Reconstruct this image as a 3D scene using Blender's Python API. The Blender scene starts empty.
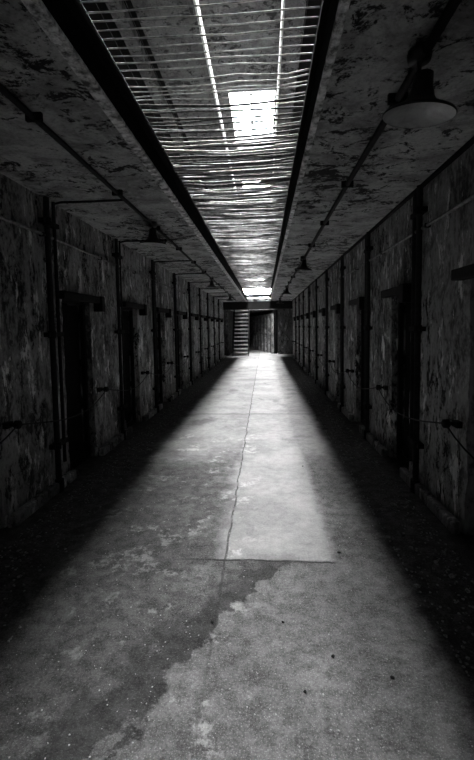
import bpy, math, random
from mathutils import Vector, Matrix, noise
random.seed(7)
SC = bpy.context.scene
COL = SC.collection
PI = math.pi

# ------------------------------------------------------------------ camera
F = 410.0                                    # focal length in pixels of the 474x760 frame
vy = Vector((27, 29, -F)).normalized()       # world +Y as the lens sees it
vz = Vector((-.016, 1, (27 * -.016 + 29) / F)).normalized()
vx = vy.cross(vz)
M3 = Matrix((vx, vy, vz))                    # camera -> world
cd = bpy.data.cameras.new('camera'); cam = bpy.data.objects.new('camera', cd); COL.objects.link(cam)
cam.matrix_world = Matrix.Translation((0, 0, 1.6)) @ M3.to_4x4()
cd.sensor_fit = 'VERTICAL'; cd.sensor_height = 36; cd.sensor_width = 24
cd.lens = F / 760 * 36; cd.shift_y = -25 / 760; cd.clip_start = .02; cd.clip_end = 200
SC.camera = cam

# ------------------------------------------------------------------ sky, light, exposure
w = bpy.data.worlds.new('overcast_sky'); SC.world = w; w.use_nodes = True
bg = w.node_tree.nodes['Background']; bg.inputs[0].default_value = (1, 1, 1, 1); bg.inputs[1].default_value = 6.0
SKY = [(5.2, 9.0), (13.0, 16.9), (20.6, 23.4), (26.6, 27.4)]      # skylights along the roof (y from, y to)
SKX = (-1.0, .42); ROOF = 8.7
def portal(name, loc, sx, sy, rot):
    l = bpy.data.lights.new(name, 'AREA'); l.shape = 'RECTANGLE'; l.size = sx; l.size_y = sy
    l.cycles.is_portal = True
    o = bpy.data.objects.new(name, l); COL.objects.link(o); o.location = loc; o.rotation_euler = rot
for a, b in SKY:
    portal('skylight_portal', ((SKX[0] + SKX[1]) / 2, (a + b) / 2, ROOF + .55), 1.35, b - a, (0, 0, 0))
portal('end_window_portal', (-.5, 34.3, 4.5), 3.0, 2.6, (PI / 2, 0, PI))
vs = SC.view_settings
vs.view_transform = 'Standard'; vs.look = 'None'; vs.exposure = 5.25; vs.gamma = 1; vs.use_curve_mapping = False
SC.cycles.max_bounces = 10; SC.cycles.diffuse_bounces = 6; SC.cycles.glossy_bounces = 3
SC.cycles.use_denoising = True
SC.cycles.caustics_reflective = False; SC.cycles.caustics_refractive = False

# ------------------------------------------------------------------ materials
class N:
    def __init__(s, name):
        s.m = bpy.data.materials.new(name); s.m.use_nodes = True
        s.t = s.m.node_tree; s.b = s.t.nodes['Principled BSDF']
        tc = s.t.nodes.new('ShaderNodeTexCoord'); s.co = tc.outputs['Object']
    def inp(s, sock, v):
        if isinstance(v, bpy.types.NodeSocket): s.t.links.new(v, sock)
        else: sock.default_value = v
    def map(s, sc=(1, 1, 1), loc=(0, 0, 0), rot=(0, 0, 0)):
        n = s.t.nodes.new('ShaderNodeMapping'); s.inp(n.inputs[0], s.co)
        n.inputs['Scale'].default_value = sc; n.inputs['Location'].default_value = loc; n.inputs['Rotation'].default_value = rot
        return n.outputs[0]
    def noise(s, scale, detail=6, rough=.6, co=None, dist=0):
        n = s.t.nodes.new('ShaderNodeTexNoise'); s.inp(n.inputs['Vector'], co or s.co)
        n.inputs['Scale'].default_value = scale; n.inputs['Detail'].default_value = detail
        n.inputs['Roughness'].default_value = rough; n.inputs['Distortion'].default_value = dist
        return n.outputs[0]
    def voro(s, scale, co=None, feat='F1'):
        n = s.t.nodes.new('ShaderNodeTexVoronoi'); n.feature = feat; s.inp(n.inputs['Vector'], co or s.co)
        n.inputs['Scale'].default_value = scale; return n.outputs[0]
    def math(s, op, a, b=0.0, c=0.0):
        n = s.t.nodes.new('ShaderNodeMath'); n.operation = op
        for i, v in enumerate((a, b, c)): s.inp(n.inputs[i], v)
        return n.outputs[0]
    def ramp(s, v, lo, hi, a=0.0, b=1.0):                # a and b may be sockets
        n = s.t.nodes.new('ShaderNodeMapRange'); n.clamp = True; n.interpolation_type = 'SMOOTHSTEP'
        s.inp(n.inputs[0], v); n.inputs[1].default_value = lo; n.inputs[2].default_value = hi
        s.inp(n.inputs[3], a); s.inp(n.inputs[4], b); return n.outputs[0]
    def mix(s, f, a, b):                      # grey mix
        n = s.t.nodes.new('ShaderNodeMix'); n.data_type = 'FLOAT'
        s.inp(n.inputs[0], f); s.inp(n.inputs[2], a); s.inp(n.inputs[3], b); return n.outputs[0]
    def xyz(s):
        n = s.t.nodes.new('ShaderNodeSeparateXYZ'); s.inp(n.inputs[0], s.co); return n.outputs
    def bump(s, h, strength, dist=.01):
        n = s.t.nodes.new('ShaderNodeBump'); s.inp(n.inputs['Height'], h); n.inputs['Strength'].default_value = strength
        n.inputs['Distance'].default_value = dist; s.t.links.new(n.outputs[0], s.b.inputs['Normal'])
    def done(s, col, rough=.8, metal=0, spec=.5):
        c = s.t.nodes.new('ShaderNodeCombineColor')
        for i in range(3): s.inp(c.inputs[i], col)
        s.t.links.new(c.outputs[0], s.b.inputs['Base Color'])
        s.inp(s.b.inputs['Roughness'], rough); s.b.inputs['Metallic'].default_value = metal
        s.b.inputs['Specular IOR Level'].default_value = spec
        return s.m

def wall_mat(name, hi, lo, sz=.4):
    n = N(name)
    st = n.map((1, 1, sz))
    a = n.noise(1.6, 5, .6, st); b = n.noise(8, 10, .74, st, .5); c = n.noise(30, 8, .75, n.map((1, 1, .6)))
    v = n.math('ADD', n.math('MULTIPLY', a, .35), n.math('ADD', n.math('MULTIPLY', b, .35), n.math('MULTIPLY', c, .30)))
    base = n.ramp(v, .40, .60, lo, hi)
    flake = n.ramp(n.math('ADD', n.math('MULTIPLY', b, .6), n.math('MULTIPLY', c, .4)), .455, .485)
    flake = n.math('MAXIMUM', flake, n.ramp(n.noise(1.3, 4, .55, n.map((1, 1, .5), (2, 9, 1))), .44, .56, 0, .75))
    col = n.mix(flake, lo * .25, base)
    white = n.ramp(n.noise(6.5, 10, .78, n.map((1, 1, .35), (3, 1, 7))), .555, .60)
    col = n.mix(white, col, hi * 2.0)
    n.bump(n.math('ADD', n.math('ADD', b, c), n.math('MULTIPLY', flake, .6)), .8, .012)
    return n.done(col, .85, 0, .2)

def ceil_mat(name, hi, lo):
    n = N(name)
    big = n.noise(.8, 5, .6); b = n.noise(6, 10, .76, n.map((1, 1.2, 1)), .6); c = n.noise(40, 6, .75)
    f = n.math('ADD', n.math('ADD', n.math('MULTIPLY', b, .64), n.math('MULTIPLY', c, .18)), n.math('MULTIPLY', big, .28))
    peel = n.ramp(f, .505, .535)               # 0 = paint gone
    paint = n.math('MULTIPLY', n.ramp(n.noise(3.2, 9, .7, n.map((1, 1, 1), (5, 2, 0)), .5), .35, .62, hi * .45, hi), n.ramp(c, .3, .6, .7, 1.15))
    col = n.mix(peel, lo, paint)
    n.bump(n.math('ADD', n.math('MULTIPLY', peel, .8), n.math('MULTIPLY', c, .5)), .7, .012)
    return n.done(col, .85, 0, .2)

def plain(name, v, rough=.7, metal=0, var=.35, scale=20, spec=.4):
    n = N(name); a = n.noise(scale, 6, .7)
    col = n.ramp(a, .35, .65, v * (1 - var), v * (1 + var)); n.bump(a, .35, .004)
    return n.done(col, rough, metal, spec)

def floor_mat():
    n = N('worn_concrete'); X, Y, Z = n.xyz()
    fine = n.noise(70, 5, .75); mid = n.noise(11, 8, .7); big = n.noise(1.6, 7, .6); spk = n.noise(160, 2, .6)
    wob = n.math('SUBTRACT', n.noise(3.2, 7, .65), .5)
    Xw = n.math('ADD', X, n.math('MULTIPLY', wob, .22)); Yw = n.math('ADD', Y, n.math('MULTIPLY', wob, .35))
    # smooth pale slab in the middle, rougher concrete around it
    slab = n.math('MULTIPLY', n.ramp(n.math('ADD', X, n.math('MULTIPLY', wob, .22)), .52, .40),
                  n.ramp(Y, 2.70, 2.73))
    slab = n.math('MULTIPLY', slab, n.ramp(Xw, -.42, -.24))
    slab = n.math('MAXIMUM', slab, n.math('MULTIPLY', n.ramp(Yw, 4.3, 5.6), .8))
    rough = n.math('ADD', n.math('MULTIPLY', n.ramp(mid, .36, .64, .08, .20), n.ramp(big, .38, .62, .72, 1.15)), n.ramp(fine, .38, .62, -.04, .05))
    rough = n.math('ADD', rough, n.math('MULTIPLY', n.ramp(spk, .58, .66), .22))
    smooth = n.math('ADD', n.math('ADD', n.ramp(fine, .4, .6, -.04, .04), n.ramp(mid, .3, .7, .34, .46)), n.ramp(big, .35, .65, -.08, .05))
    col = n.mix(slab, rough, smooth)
    # near ground: pale rough apron to the one side of a damp dark band
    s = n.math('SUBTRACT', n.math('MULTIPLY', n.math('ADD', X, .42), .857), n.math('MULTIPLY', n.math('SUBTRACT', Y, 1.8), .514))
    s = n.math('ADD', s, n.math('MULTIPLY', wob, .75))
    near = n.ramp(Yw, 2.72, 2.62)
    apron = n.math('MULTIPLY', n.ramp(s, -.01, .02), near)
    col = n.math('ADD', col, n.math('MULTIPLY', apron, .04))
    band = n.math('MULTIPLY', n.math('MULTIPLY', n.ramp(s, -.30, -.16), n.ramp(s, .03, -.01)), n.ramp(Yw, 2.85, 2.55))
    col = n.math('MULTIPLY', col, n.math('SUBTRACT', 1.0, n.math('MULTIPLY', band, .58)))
    # scaled pale patches
    pz = n.math('MULTIPLY', n.ramp(n.noise(3.0, 8, .72, n.map((1, .9, 1), (1.7, 4.1, 0))), .54, .60), n.ramp(mid, .46, .54))
    pz = n.math('MULTIPLY', pz, n.math('MULTIPLY', n.math('MULTIPLY', n.ramp(X, .05, -.25), n.math('SUBTRACT', 1.0, band)), n.ramp(Y, 7.5, 5)))
    col = n.math('ADD', col, n.math('MULTIPLY', pz, .22))
    # dark smudges further up
    dk = n.math('MULTIPLY', n.ramp(n.noise(1.1, 5, .6, n.map((1.3, .8, 1), (8, 3.3, 0))), .56, .68), n.ramp(Y, 4, 6))
    col = n.math('MULTIPLY', col, n.math('SUBTRACT', 1.0, n.math('MULTIPLY', dk, .45)))
    # joints and cracks
    w2 = n.math('MULTIPLY', wob, .07)
    def line(axis, at, wd, m=None):
        d = n.math('ABSOLUTE', n.math('ADD', n.math('SUBTRACT', axis, at), w2))
        r = n.ramp(d, wd, wd * .4)
        return n.math('MULTIPLY', r, m) if m else r
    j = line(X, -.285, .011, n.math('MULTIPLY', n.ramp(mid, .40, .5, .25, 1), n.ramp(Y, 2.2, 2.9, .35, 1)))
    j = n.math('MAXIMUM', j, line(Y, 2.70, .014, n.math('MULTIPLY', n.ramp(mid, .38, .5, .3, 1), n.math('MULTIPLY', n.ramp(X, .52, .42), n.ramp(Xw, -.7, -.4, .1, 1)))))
    j = n.math('MAXIMUM', j, line(Y, 7.4, .03)); j = n.math('MAXIMUM', j, line(Y, 12.2, .04))
    col = n.math('MULTIPLY', col, n.math('SUBTRACT', 1.0, n.math('MULTIPLY', j, .75)))
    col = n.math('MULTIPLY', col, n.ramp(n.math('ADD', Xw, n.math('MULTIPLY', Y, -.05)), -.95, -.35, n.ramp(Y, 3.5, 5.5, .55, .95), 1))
    # dirt along both walls
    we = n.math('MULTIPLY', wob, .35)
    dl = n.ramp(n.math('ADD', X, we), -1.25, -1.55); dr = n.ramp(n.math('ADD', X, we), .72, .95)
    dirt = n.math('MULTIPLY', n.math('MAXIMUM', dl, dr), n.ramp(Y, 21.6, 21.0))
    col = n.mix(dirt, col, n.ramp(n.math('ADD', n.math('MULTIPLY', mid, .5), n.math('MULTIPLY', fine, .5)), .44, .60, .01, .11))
    n.bump(n.math('ADD', n.math('MULTIPLY', fine, n.mix(slab, 1.0, .25)), n.math('MULTIPLY', mid, n.mix(dirt, .6, 3.0))), .55, .012)
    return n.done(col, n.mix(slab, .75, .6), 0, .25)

WALL = wall_mat('peeling_plaster', .38, .06)
CEIL = ceil_mat('flaking_ceiling_paint', .42, .02)
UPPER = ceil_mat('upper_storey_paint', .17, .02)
UPWALL = wall_mat('upper_and_shaded_plaster', .12, .04)  # dark upper walls; the tone also stands in for far-end shade
DARK = plain('shade_black', .004, .9, 0, .4, 10, .1)  # near-black puts the shade of cells and gaps into the colour
IRON = plain('blackened_iron', .007, .8, 0, .5, 40, .15)
BLACK = plain('shade_black_steel', .004, .9, 0, .4, 40, .05)  # black flange steel; also paints the shade over the slab face
EDGE = plain('lit_slab_arris', .75, .7, 0, .3, 9)  # paler than its slab, painting skylight onto the upper edges
PIPE = plain('dark_painted_pipe', .008, .7, 0, .5, 30, .2)
COND = plain('dusty_grey_conduit', .16, .6, 0, .5, 25)
WIRE = plain('galvanised_wire', .42, .5, .3, .4, 30)
WIREF = plain('dull_wire', .24, .6, .2, .7, 6)
ROD = plain('rusty_rod', .07, .7, .2, .6, 30)
LIP = plain('worn_lit_slab_edge', .50, .8, 0, .85, 14)  # worn edge, made paler to paint the light along it
UPRIGHT = plain('grey_upright', .2, .8, 0, .6, 5)  # plain grey of the slanting wall's uprights
ENAM = plain('dull_white_enamel', .32, .35, 0, .25, 8)
SHADE = plain('black_enamel', .015, .45, 0, .4, 15)
RUB = plain('crumbled_plaster', .30, .9, 0, .7, 60)
CHIP = plain('pale_paint_chips', .42, .8, 0, .5, 60)
TREAD = plain('worn_steel_tread', .5, .5, .2, .3, 12)
FLOOR = floor_mat()
g = N('dusty_glass'); g.t.nodes.remove(g.b)
tr = g.t.nodes.new('ShaderNodeBsdfTransparent'); gl = g.t.nodes.new('ShaderNodeBsdfGlossy'); gl.inputs['Roughness'].default_value = .15
tr.inputs[0].default_value = (.92, .92, .92, 1)
mx = g.t.nodes.new('ShaderNodeMixShader'); mx.inputs[0].default_value = .06
g.t.links.new(tr.outputs[0], mx.inputs[1]); g.t.links.new(gl.outputs[0], mx.inputs[2])
g.t.links.new(mx.outputs[0], g.t.nodes['Material Output'].inputs[0]); GLASS = g.m

# ------------------------------------------------------------------ mesh helpers
class MB:
    def __init__(s): s.v = []; s.f = []
    def box(s, x0, x1, y0, y1, z0, z1):
        b = len(s.v)
        s.v += [(x, y, z) for z in (z0, z1) for y in (y0, y1) for x in (x0, x1)]
        s.f += [tuple(b + i for i in q) for q in ((0, 2, 3, 1), (4, 5, 7, 6), (0, 1, 5, 4), (2, 6, 7, 3), (0, 4, 6, 2), (1, 3, 7, 5))]
        return s
    def tube(s, pts, r, n=8, caps=True):
        pts = [Vector(p) for p in pts]; b = len(s.v); k = len(pts)
        for i, p in enumerate(pts):
            d = (pts[min(i + 1, k - 1)] - pts[max(i - 1, 0)]).normalized()
            u = d.cross(Vector((0, 0, 1)) if abs(d.z) < .9 else Vector((0, 1, 0))).normalized(); v = d.cross(u)
            rr = r[i] if isinstance(r, (list, tuple)) else r
            for j in range(n):
                a = 2 * PI * j / n; q = p + u * math.cos(a) * rr + v * math.sin(a) * rr; s.v.append(tuple(q))
        for i in range(k - 1):
            for j in range(n):
                s.f.append((b + i * n + j, b + i * n + (j + 1) % n, b + (i + 1) * n + (j + 1) % n, b + (i + 1) * n + j))
        if caps:
            s.f.append(tuple(b + j for j in range(n))); s.f.append(tuple(b + (k - 1) * n + j for j in reversed(range(n))))
        return s
    def lathe(s, prof, n=40, c=(0, 0, 0)):
        b = len(s.v); k = len(prof)
        for r, z in prof:
            for j in range(n):
                a = 2 * PI * j / n; s.v.append((c[0] + r * math.cos(a), c[1] + r * math.sin(a), c[2] + z))
        for i in range(k - 1):
            for j in range(n):
                s.f.append((b + i * n + j, b + i * n + (j + 1) % n, b + (i + 1) * n + (j + 1) % n, b + (i + 1) * n + j))
        return s
    def rock(s, c, r, seed, flat=.6):
        b = len(s.v); rnd = random.Random(seed); rot = rnd.random() * 6
        base = [(0, 0, 1)] + [(math.cos(a * PI / 3 + rot) , math.sin(a * PI / 3 + rot) , .35) for a in range(6)] + \
               [(.85 * math.cos(a * PI / 3 + rot + .5), .85 * math.sin(a * PI / 3 + rot + .5), -.45) for a in range(6)] + [(0, 0, -.6)]
        for x, y, z in base:
            k = r * rnd.uniform(.65, 1.2); s.v.append((c[0] + x * k, c[1] + y * k, c[2] + z * k * flat))
        for a in range(6):
            e = (a + 1) % 6
            s.f += [(b, b + 1 + a, b + 1 + e), (b + 1 + a, b + 7 + a, b + 1 + e), (b + 1 + e, b + 7 + a, b + 7 + e), (b + 7 + a, b + 13, b + 7 + e)]
        return s
    def build(s, name, mat, parent=None, smooth=False, bevel=0, loc=None):
        me = bpy.data.meshes.new(name); me.from_pydata(s.v, [], s.f); me.materials.append(mat); me.update()
        if smooth: me.polygons.foreach_set('use_smooth', [True] * len(me.polygons))
        o = bpy.data.objects.new(name, me); COL.objects.link(o)
        if parent: o.parent = parent
        if loc: o.location = loc
        if bevel:
            m = o.modifiers.new('bevel', 'BEVEL'); m.width = bevel; m.segments = 2; m.limit_method = 'ANGLE'
        return o
def tag(o, label=None, cat=None, group=None, kind=None):
    for k, v in (('label', label), ('category', cat), ('group', group), ('kind', kind)):
        if v: o[k] = v
    return o
def thing(name, loc, label, cat, group=None):
    o = bpy.data.objects.new(name, None); COL.objects.link(o); o.location = loc; o.empty_display_size = .1
    return tag(o, label, cat, group)
def struct(mb, name, mat, bevel=0):
    return tag(mb.build(name, mat, bevel=bevel), kind='structure')
def copy_tree(o, parent=None):
    c = o.copy(); COL.objects.link(c); c.parent = parent
    for ch in o.children: copy_tree(ch, c)
    return c

# ------------------------------------------------------------------ the setting
XL, XR, CZ, SZ = -2.09, 1.47, 2.865, 3.0     # walls, ceiling underside, slab top
OL, OR_ = -.86, .32                          # opening in the ceiling
Y0, YE = -2.5, 21.5                          # corridor ends
PITCH = 1.85
DL = [4.22 + PITCH * k for k in range(-3, 9)]; DR = [4.32 + 1.84 * k for k in range(-3, 9)]
WL, WR, DTOP = .70, .62, 1.94

struct(MB().box(XL - 3, XR + 3, Y0 - .5, 36, -.3, 0), 'floor', FLOOR)

def uneven_panel(mb, side, y0, y1, z0, z1, back, edge0, edge1):
    """a wall pier: front face as a fine grid whose free edges are chipped"""
    s = -1 if side == 'l' else 1
    xf = XL if side == 'l' else XR
    ny = max(2, int((y1 - y0) / .07)); nz = max(2, int((z1 - z0) / .07)); b = len(mb.v)
    for i in range(nz + 1):
        for j in range(ny + 1):
            y = y0 + (y1 - y0) * j / ny; z = z0 + (z1 - z0) * i / nz
            d = noise.noise(Vector((y * 2.1, z * 2.1, s * 5))) * .012 + noise.noise(Vector((y * 7, z * 7, s * 9))) * .006 - .019
            if j == 0 and edge0: y += (noise.noise(Vector((y0, z * 6, 1))) * .03) + .004; d -= .012
            if j == ny and edge1: y += (noise.noise(Vector((y1, z * 6, 2))) * .03) - .004; d -= .012
            mb.v.append((xf - s * d, y, z))
    for i in range(nz):
        for j in range(ny):
            a = b + i * (ny + 1) + j
            q = (a, a + 1, a + ny + 2, a + ny + 1)
            mb.f.append(q if s < 0 else q[::-1])
    # the thickness behind: strips from the border back to x = back
    border = [b + j for j in range(ny + 1)] + [b + i * (ny + 1) + ny for i in range(1, nz + 1)] + \
             [b + nz * (ny + 1) + j for j in range(ny - 1, -1, -1)] + [b + i * (ny + 1) for i in range(nz - 1, 0, -1)]
    c = len(mb.v)
    for k in border: mb.v.append((back, mb.v[k][1], mb.v[k][2]))
    m = len(border)
    for k in range(m):
        q = (border[k], c + k, c + (k + 1) % m, border[(k + 1) % m]); mb.f.append(q if s < 0 else q[::-1])
    mb.f.append(tuple(c + k for k in (range(m) if s > 0 else reversed(range(m)))))

for side, doors, wd, xf, sgn in (('l', DL, WL, XL, -1), ('r', DR, WR, XR, 1)):
    mb = MB(); back = xf + sgn * .32; y = Y0
    for d in doors:
        if d > y: uneven_panel(mb, side, y, d, 0, DTOP, back, y > Y0, True)
        y = d + wd
    uneven_panel(mb, side, y, YE, 0, DTOP, back, True, False)
    uneven_panel(mb, side, Y0, YE, DTOP, CZ, back, False, False)
    nm = 'left' if side == 'l' else 'right'
    struct(mb, 'wall_' + nm, WALL)
    # cells behind the doorways
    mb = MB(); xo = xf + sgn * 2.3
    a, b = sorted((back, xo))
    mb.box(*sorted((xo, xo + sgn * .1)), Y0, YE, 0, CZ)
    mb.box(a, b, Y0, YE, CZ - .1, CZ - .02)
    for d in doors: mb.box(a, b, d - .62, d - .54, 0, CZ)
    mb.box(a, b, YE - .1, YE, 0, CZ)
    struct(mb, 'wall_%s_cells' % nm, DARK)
    # plinth
    pb = MB(); y = Y0; p0, p1 = sorted((xf, xf - sgn * .07))
    for d in doors + [YE]:
        if d > y: pb.box(p0, p1, y, d, 0, .10)
        y = d + wd
    struct(pb, 'baseboard_' + nm, WALL, .015)
    # dark strip where the right wall meets the ceiling
    q0, q1 = sorted((xf, xf - sgn * .04))
    if side == 'r': struct(MB().box(q0, q1, Y0, YE, CZ - .03, CZ), 'trim_2', IRON, .008)

# ceiling slab with the long opening
mb = MB()
mb.box(XL - .32, OL, Y0, YE, CZ, SZ + .02); mb.box(OR_, XR + .32, Y0, YE, CZ, SZ + .02)
mb.box(OL, OR_, Y0, -1.2, CZ, SZ + .02); mb.box(OL, OR_, 21.1, YE, CZ, SZ + .02)
struct(mb, 'ceiling', CEIL)
mb = MB()
mb.box(OL - .05, OL + .018, -1.2, 21.1, CZ - .018, CZ + .006); mb.box(OR_ - .012, OR_ + .03, -1.2, 21.1, CZ - .018, CZ + .006)
struct(mb, 'trim_3', LIP, .006)
mb = MB()
mb.box(OL + .001, OL + .012, -1.2, 21.1, CZ + .007, SZ + .02); mb.box(OR_ - .012, OR_ - .001, -1.2, 21.1, CZ + .007, SZ + .02)
mb.box(OL - .1, OL + .055, -1.2, 21.1, SZ + .021, SZ + .035); mb.box(OR_ - .045, OR_ + .1, -1.2, 21.1, SZ + .021, SZ + .035)
struct(mb, 'trim_4', BLACK)
struct(MB().box(OL, OR_, 18.2, 18.35, CZ, SZ), 'trim_5', IRON)
struct(MB().box(XL, XR, YE - .35, YE, CZ - .40, CZ - .001), 'trim_6', PIPE, .01)
struct(MB().box(XL - 3, XR + 3, Y0 - .3, Y0, 0, ROOF + .1), 'wall_back', WALL)

# upper storeys
UL, UR = -2.65, 2.0
mb = MB()
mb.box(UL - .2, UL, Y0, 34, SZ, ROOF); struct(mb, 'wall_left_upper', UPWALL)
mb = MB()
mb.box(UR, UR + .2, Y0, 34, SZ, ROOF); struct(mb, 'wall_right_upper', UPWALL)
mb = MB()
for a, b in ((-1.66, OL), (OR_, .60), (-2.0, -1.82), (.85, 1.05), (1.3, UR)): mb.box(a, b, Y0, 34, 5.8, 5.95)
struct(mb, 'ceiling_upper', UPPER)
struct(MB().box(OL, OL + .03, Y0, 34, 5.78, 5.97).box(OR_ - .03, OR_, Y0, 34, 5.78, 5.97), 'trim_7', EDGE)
mb = MB(); y = Y0 - .3
for a, b in SKY: mb.box(UL - .2, UR + .2, y, a, ROOF, ROOF + .15); y = b
mb.box(UL - .2, UR + .2, y, 34.6, ROOF, ROOF + .15)
for a, b in SKY:
    mb.box(UL - .2, SKX[0], a, b, ROOF, ROOF + .15); mb.box(SKX[1], UR + .2, a, b, ROOF, ROOF + .15)
    mb.box(SKX[0] - .08, SKX[0], a, b, ROOF + .15, ROOF + .5); mb.box(SKX[1], SKX[1] + .08, a, b, ROOF + .15, ROOF + .5)
    mb.box(SKX[0] - .08, SKX[1] + .08, a - .08, a, ROOF + .15, ROOF + .5); mb.box(SKX[0] - .08, SKX[1] + .08, b, b + .08, ROOF + .15, ROOF + .5)
struct(mb, 'ceiling_roof', UPPER)
for i, (a, b) in enumerate(SKY):
    win = MB()
    for k in range(5):
        y = a + (b - a) * k / 4; win.box(SKX[0], SKX[1], y - .02, y + .02, ROOF + .44, ROOF + .50)
    win.box(-.365, -.325, a, b, ROOF + .44, ROOF + .50)
    o = struct(win, 'window_%d' % (i + 1), IRON)
    MB().box(SKX[0], SKX[1], a, b, ROOF + .50, ROOF + .508).build('window_pane', GLASS, o)

struct(MB().box(UL, -1.64, Y0, 34, 5.96, 6.0).box(.58, UR, Y0, 34, 5.96, 6.0), 'ceiling_gap_blocker', DARK)  # added dark sheet blocks skylight so the ceiling gaps go black
# far end: rotunda floor, slanting wall of upright slabs, back wall with the upper window
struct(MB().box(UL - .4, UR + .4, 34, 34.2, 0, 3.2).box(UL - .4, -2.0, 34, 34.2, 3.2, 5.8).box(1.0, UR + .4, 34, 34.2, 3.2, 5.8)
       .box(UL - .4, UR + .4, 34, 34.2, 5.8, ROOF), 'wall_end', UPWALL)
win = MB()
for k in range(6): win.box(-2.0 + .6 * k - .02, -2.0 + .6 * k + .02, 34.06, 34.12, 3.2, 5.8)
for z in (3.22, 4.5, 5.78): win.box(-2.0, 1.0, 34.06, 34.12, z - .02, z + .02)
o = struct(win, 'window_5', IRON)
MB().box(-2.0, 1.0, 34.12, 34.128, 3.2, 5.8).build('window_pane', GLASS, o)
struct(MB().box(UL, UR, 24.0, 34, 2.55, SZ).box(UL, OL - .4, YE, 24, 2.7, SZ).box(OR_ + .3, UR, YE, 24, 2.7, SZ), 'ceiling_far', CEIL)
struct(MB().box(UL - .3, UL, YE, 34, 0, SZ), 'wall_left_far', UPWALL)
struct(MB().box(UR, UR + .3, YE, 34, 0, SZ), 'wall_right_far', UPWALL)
struct(MB().box(UL, -1.95, 22.4, 34, 0, 2.7).box(.80, UR, 23.2, 34, 0, 2.55), 'wall_far_shade_block', UPWALL)  # added blocks in a dark tone give both far sides their shade
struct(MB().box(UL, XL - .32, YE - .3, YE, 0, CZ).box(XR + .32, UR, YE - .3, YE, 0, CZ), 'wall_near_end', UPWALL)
mb = MB(); P = Vector((.46, 23.6)); Q = Vector((-1.10, 30.5)); dv = Q - P; L = dv.length; dv.normalize(); nv = Vector((dv.y, -dv.x))
def slant(m, s0, s1, t0, t1, z0, z1):
    b = len(m.v)
    for z in (z0, z1):
        for s, t in ((s0, t0), (s1, t0), (s1, t1), (s0, t1)):
            p = P + dv * s + nv * t; m.v.append((p.x, p.y, z))
    m.f.extend([tuple(b + i for i in q) for q in ((3, 2, 1, 0), (4, 5, 6, 7), (0, 1, 5, 4), (1, 2, 6, 5), (2, 3, 7, 6), (3, 0, 4, 7))])
k = 0; s = 0
while s < L:
    slant(mb, s, s + .36, 0, .10, 0, 2.2); s += .92; k += 1
slant(mb, 0, L, .02, .10, 1.1, 1.2); slant(mb, 0, L, -.02, .10, 2.2, 2.3)
struct(mb, 'wall_slanting', UPRIGHT)
mb = MB(); slant(mb, 0, L, .10, .3, 0, 2.5); struct(mb, 'wall_slanting_shade', DARK)  # near-black backing paints the shade between the uprights
P2 = P

# ------------------------------------------------------------------ doorways: lintel shadow strip, lock box and near-black door leaf of every cell
ordn = ['nearest', 'second', 'third', 'fourth', 'fifth', 'sixth', 'seventh', 'eighth', 'ninth', 'tenth', 'eleventh', 'twelfth']
def door(side, y, i, n):
    sgn = -1 if side == 'left' else 1; xf = XL if sgn < 0 else XR; wd = WL if sgn < 0 else WR
    f = MB(); x0, x1 = sorted((xf + sgn * .10, xf + sgn * .15))
    f.box(x0, x1, y, y + .05, 0, DTOP).box(x0, x1, y + wd - .05, y + wd, 0, DTOP).box(x0, x1, y, y + wd, DTOP - .05, DTOP)
    f.box(x0, x1, y, y + wd, 0, .05)
    o = tag(f.build('door_%d' % n, IRON), kind='structure')
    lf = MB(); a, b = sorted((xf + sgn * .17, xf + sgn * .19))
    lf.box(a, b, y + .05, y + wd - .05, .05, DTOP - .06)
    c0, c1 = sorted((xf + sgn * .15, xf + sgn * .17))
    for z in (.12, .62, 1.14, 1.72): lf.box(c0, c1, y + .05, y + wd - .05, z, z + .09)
    lf.build('door_leaf', DARK, o)  # near-black leaf stands in for the darkness of the cell
for i, d in enumerate(DL): door('left', d, i, i + 1)
for i, d in enumerate(DR): door('right', d, i, i + 21)

def lock(side, y, i):
    sgn = -1 if side == 'left' else 1; xf = XL if sgn < 0 else XR; wd = WL if sgn < 0 else WR
    t = thing('door_rail', (xf, y + wd / 2, DTOP), 'black lintel shadow strip and iron lock box over the %s visible doorway of the %s wall' % (ordn[i], side), 'rail', 'lintel shadow strips and lock boxes along the walls')
    r = MB(); r.box(*sorted((0, -sgn * .09)), -wd / 2 - .19, wd / 2 + .06, -.03, .05)
    r.build('rail', IRON, t, bevel=.008)  # black strip stands in for the shadow gap at the lintel
    b = MB(); q = (wd / 2 + .02, wd / 2 + .12) if side == 'left' else (-wd / 2 - .19, -wd / 2 - .05); b.box(*sorted((.0, -sgn * .115)), q[0], q[1], -.13, .055); b.build('lock_box', IRON, t, bevel=.01)
for i, d in enumerate(DL[3:]): lock('left', d, i)
for i, d in enumerate(DR[2:]): lock('right', d, i)

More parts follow.
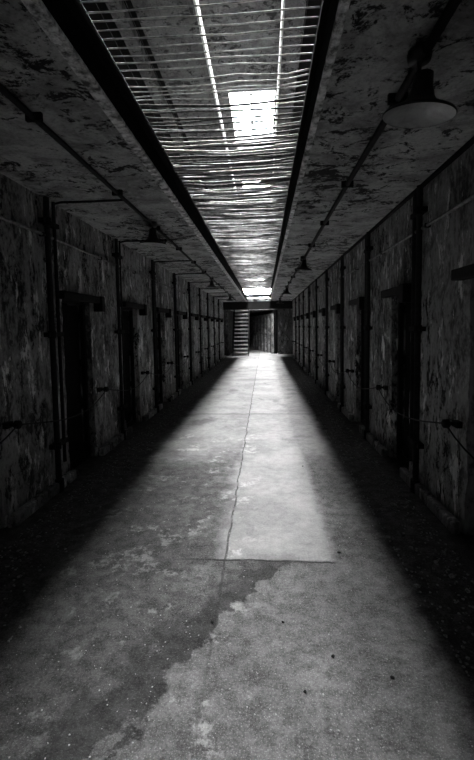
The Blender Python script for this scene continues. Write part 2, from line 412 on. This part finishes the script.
# ------------------------------------------------------------------ risers
def riser(side, y, i, thick=.028, gap=.15):
    sgn = -1 if side == 'left' else 1; xf = XL if sgn < 0 else XR; s = -sgn
    t = thing('pipe_riser', (xf, y, 0), 'pair of black vertical pipes on the %s wall, %s from the camera' % (side, ordn[i]), 'pipe', 'vertical pipes on the walls')
    z1 = CZ - .02
    MB().tube([(s * .048, 0, .02), (s * .048, 0, 1.2), (s * .048, 0, z1)], thick, 10).build('main_pipe', PIPE, t, True)
    MB().tube([(s * .04, gap, .25), (s * .04, gap, 1.2), (s * .04, gap, z1)], thick * .65, 8).build('thin_pipe', PIPE, t, True)
    for z in (.46, 1.55, 2.62):
        m = MB(); m.box(*sorted((0, s * .055)), -.07, gap + .07, z - .022, z + .022)
        m.tube([(s * .048, 0, z - .035), (s * .048, 0, z + .035)], thick * 1.35, 10)
        m.build('pipe_clamp', IRON, t)
    m = MB(); m.tube([(s * .052, 0, .0), (s * .052, 0, .12)], thick * 1.5, 10); m.build('pipe_foot', IRON, t)
    if side == 'left':
        MB().tube([(s * .04, gap, z1 - .02), (s * .12, gap, CZ - .025), (.4, gap + .01, CZ - .025), (XL * -1 - 1.35, gap, CZ - .025)], .012, 8).build('branch_conduit', PIPE, t, True)
    return t
for i in range(9): riser('left', 3.84 + PITCH * i, i, .028 if i % 2 == 0 else .024)
for i in range(9): riser('right', 3.91 + 1.84 * i, i, .028)

# ------------------------------------------------------------------ long conduits
def long_tube(name, x, z, r, mat, label, y0=-2.4, y1=20.0, wob=.006, group=None, clips=None):
    pts = [(x + noise.noise(Vector((y * .9, x, 0))) * wob, y, z + noise.noise(Vector((y * .8, x, 4))) * wob) for y in [y0 + (y1 - y0) * k / 60 for k in range(61)]]
    t = thing(name, (0, 0, 0), label, 'conduit', group)
    MB().tube(pts, r, 8).build('tube', mat, t, True)
    y = y0 + .7
    while y < y1:
        if clips == 'l': MB().box(XL, x + r + .004, y - .012, y + .012, z - r - .004, z + r + .004).build('clip', IRON, t)
        elif clips == 'r': MB().box(x - r - .004, XR, y - .012, y + .012, z - r - .004, z + r + .004).build('clip', IRON, t)
        else: MB().box(x - r - .03, x + r + .03, y - .012, y + .012, z - r - .003, CZ).build('clip', IRON, t)
        y += 1.37
    return t
long_tube('wall_conduit', XL + .03, 2.49, .014, COND, 'grey conduit running along the left wall above the doorways', clips='l')
long_tube('wall_conduit', XR - .03, 2.46, .014, COND, 'grey conduit running along the right wall above the doorways', clips='r')
long_tube('ceiling_conduit', -1.33, CZ - .026, .018, PIPE, 'dark conduit under the left ceiling strip feeding its lamps')
long_tube('ceiling_conduit', .75, CZ - .028, .022, PIPE, 'dark conduit under the right ceiling strip feeding its lamps')

# ------------------------------------------------------------------ sagging cables along the walls
def swag(side, ks, doors):
    sgn = -1 if side == 'left' else 1; xf = XL if sgn < 0 else XR; wd = WL if sgn < 0 else WR; s = -sgn
    t = thing('door_cable', (xf, 0, .84), 'thin sagging cable strung from knob to knob along the %s wall' % side, 'cable', None)
    knobs = [d + wd + .06 for d in doors]
    pts = []
    for a, b in zip(knobs[:-1], knobs[1:]):
        for k in range(12):
            u = k / 12
            sag = -.14 * 4 * (u * (1 - u)) * (.6 + .9 * u)
            pts.append((s * .108, a + (b - a) * u, sag))
    pts.append((s * .108, knobs[-1], 0))
    MB().tube(pts, .0065, 6).build('cable', PIPE, t, True)
    for y in knobs:
        m = MB(); m.tube([(0, y, 0), (s * .08, y, 0)], .014, 8)
        m.tube([(s * .075, y, 0), (s * .085, y, 0), (s * .12, y, 0), (s * .13, y, 0)], [.02, .034, .034, .02], 12)
        m.box(*sorted((0, s * .04)), y - .04, y + .04, -.028, .02)
        m.build('knob', IRON, t, False)
swag('left', 1, DL[1:]); swag('right', 1, DR[1:])

# ------------------------------------------------------------------ lamps
def lamp(x, y, i, side, tilt, drop):
    t = thing('pendant_lamp', (x, y, CZ), 'wide round shaded pendant lamp under the %s ceiling strip, %s from the camera' % (side, ordn[i]), 'lamp', 'pendant lamps along the ceiling')
    MB().lathe([(0, 0), (.05, 0), (.055, -.02), (.05, -.05), (.0, -.05)], 20).build('ceiling_box', SHADE, t, True)
    h = -drop
    m = MB(); m.tube([(0, 0, -.04), (0, 0, h + .10)], .010, 8); m.build('stem', SHADE, t, True)
    pr = [(.022, .19), (.044, .185), (.050, .12), (.058, .10), (.064, .075), (.085, .048), (.13, .024), (.168, .006), (.176, -.004), (.172, -.010)]
    sh = MB().lathe([(r, z) for r, z in pr], 48).build('shade', SHADE, t, True)
    sh.location = (0, 0, h); sh.rotation_euler = tilt; sh.scale = (.93, .93, .93)
    pi_ = [(.172, -.009), (.165, .000), (.125, .017), (.08, .040), (.045, .055), (0, .058)]
    inn = MB().lathe(pi_, 48).build('reflector', ENAM, sh, True)
    return t
for i in range(4): lamp(-1.33, 4.97 + 5.62 * i, i, 'left', (math.radians(3 - i), math.radians(2), 0), .25)
for i in range(4): lamp(.735, 2.05 + 5.65 * i, i, 'right', (math.radians(7), math.radians(5), 0), .285 if i == 0 else .24)

# ------------------------------------------------------------------ wire net over the opening
net = thing('security_net', (0, 0, 3.055), 'long net of crosswise rods and wires stretched over the ceiling opening', 'net')
ra = OL + .05; rb = OR_ - .035
bars = []; y = 1.0; k = 0
while y < 16.1:
    bars.append(y); y += random.choice((.052, .058, .062, .066)) * (1 if y < 3.2 else .60 if y < 3.7 else .43) if y > 2.5 else .063
rest_w = MB()
for k, y in enumerate(bars):
    heavy = y > 2.45 and random.random() < .5
    r = random.uniform(.0055, .009) if heavy else random.uniform(.0028, .004) * (1 if y < 3.2 else 1.9)
    sag = random.uniform(.0, .03) if y > 2.4 else random.uniform(0, .006)
    ske = random.uniform(-.05, .05) if y > 2.4 else random.uniform(-.008, .008)
    pts = []
    for q in range(9):
        u = q / 8; x = ra + (rb - ra) * u
        pts.append((x, y + ske * (u - .5) + (noise.noise(Vector((x * 3, y * 5, 0))) * (.03 if y > 2.4 else .008)),
                    -sag * 4 * u * (1 - u) + noise.noise(Vector((x * 3, y * 5, 8))) * .01))
    tgt = MB() if k < 100 else rest_w
    tgt.tube(pts, r, 6, k < 100)
    if k < 100: tgt.build('crosswise_rod', ROD if heavy else WIRE, net, True)
o = rest_w.build('far_rods', WIREF, net, True); o['kind'] = 'stuff'
for q in range(8):
    x = ra + .07 + (rb - ra - .14) * q / 7
    MB().tube([(x + noise.noise(Vector((yy, x * 4, 1))) * .01, yy, .008 + noise.noise(Vector((yy, x * 4, 5))) * .006) for yy in [1 + 15.1 * j / 70 for j in range(71)]], .0014, 5).build('lengthwise_wire', ROD, net, True)
for x in (ra, rb):
    MB().tube([(x, -1.1, 0), (x, 16.2, 0)], .011, 8).build('edge_rail', IRON, net, True)

# ------------------------------------------------------------------ stair at the far end
st = thing('steel_stair', (-1.27, 22.0, 0), 'steep open steel stair rising at the far end of the corridor', 'stair')
NT = 14; rise = 2.95 / NT; run = .15
for k in range(NT):
    MB().box(-.38, .38, run * k, run * k + .20, rise * (k + 1) - .03, rise * (k + 1)).box(-.38, .38, run * k + .18, run * k + .2, rise * (k + 1) - .09, rise * (k + 1)).build('tread', TREAD, st)
for x in (-.42, .42):
    m = MB(); b = len(m.v); e = .02
    for xx in (x - e, x + e):
        m.v += [(xx, -.08, 0), (xx, .12, 0), (xx, run * NT + .1, rise * NT - .16), (xx, run * NT + .1, rise * NT + .06)]
    m.f += [(0, 1, 2, 3), (7, 6, 5, 4), (0, 4, 5, 1), (1, 5, 6, 2), (2, 6, 7, 3), (3, 7, 4, 0)]
    m.build('stringer', IRON, st)
    MB().tube([(x, -.05, 0), (x, -.05, .95)], .022, 8).tube([(x, -.05, .95), (x, run * NT, rise * NT + .9)], .018, 8).tube([(x, run * NT, rise * NT), (x, run * NT, rise * NT + .9)], .018, 8).build('handrail', IRON, st, True)

# ------------------------------------------------------------------ debris
rnd = random.Random(3)
for side in ('left', 'right'):
    mb = MB()
    for k in range(2600):
        y = .9 + (19 - .9) * rnd.random() ** 1.8
        e = min(abs(rnd.gauss(0, .26)), .6 if side == 'left' else .4)
        x = (XL + .16 + e) if side == 'left' else (XR - .16 - e)
        r = rnd.uniform(.003, .010) if rnd.random() < .95 else rnd.uniform(.010, .020)
        mb.rock((x, y, r * .3), r, k)
    tag(mb.build('rubble', RUB), 'crumbled plaster and grit strewn along the foot of the %s wall' % side, 'rubble', kind='stuff')
mb = MB()
for k in range(1800):
    y = 1.2 + 9 * rnd.random() ** 1.6; x = rnd.uniform(-1.25, .88); r = rnd.uniform(.0015, .0045)
    mb.rock((x, y, r * .2), r, k, .4)
tag(mb.build('paint_flakes', CHIP), 'tiny pale paint flakes scattered over the concrete floor', 'flakes', kind='stuff')
for (x, y, r, lab) in [(.314, 1.90, .011, 'dark lump on the pale floor in the near foreground, between two smaller crumbs'),
                       (.563, 1.79, .010, 'dark crumb in the near foreground, the one closest to the right wall'),
                       (.508, 2.82, .013, 'dark lump on the rough strip just past the end of the cross joint'),
                       (.161, 1.70, .009, 'small dark chip closest to the bottom of the picture'),
                       (.084, 2.12, .009, 'small dark crumb on pale concrete to the right of the damp band'),
                       (-.297, 2.10, .011, 'dark crumb lying in the damp dark floor band'),
                       (.42, 4.6, .012, 'small dark crumb on the smooth slab near its right edge')]:
    tag(MB().rock((0, 0, r * .3), r, int(x * 100)).build('debris_lump', PIPE, loc=(x, y, 0)), lab, 'debris')
for (x, y, r, lab) in [(-1.5, 5.15, .045, 'larger pale plaster chunk by the left wall beyond the nearest doorway'),
                       (-1.62, 4.7, .035, 'pale plaster chunk in front of the nearest left doorway'),
                       (1.12, 3.6, .03, 'grey plaster chunk in the rubble below the right wall')]:
    tag(MB().rock((0, 0, r * .3), r, int(x * 90), .45).build('plaster_chunk', RUB, loc=(x, y, 0)), lab, 'debris')
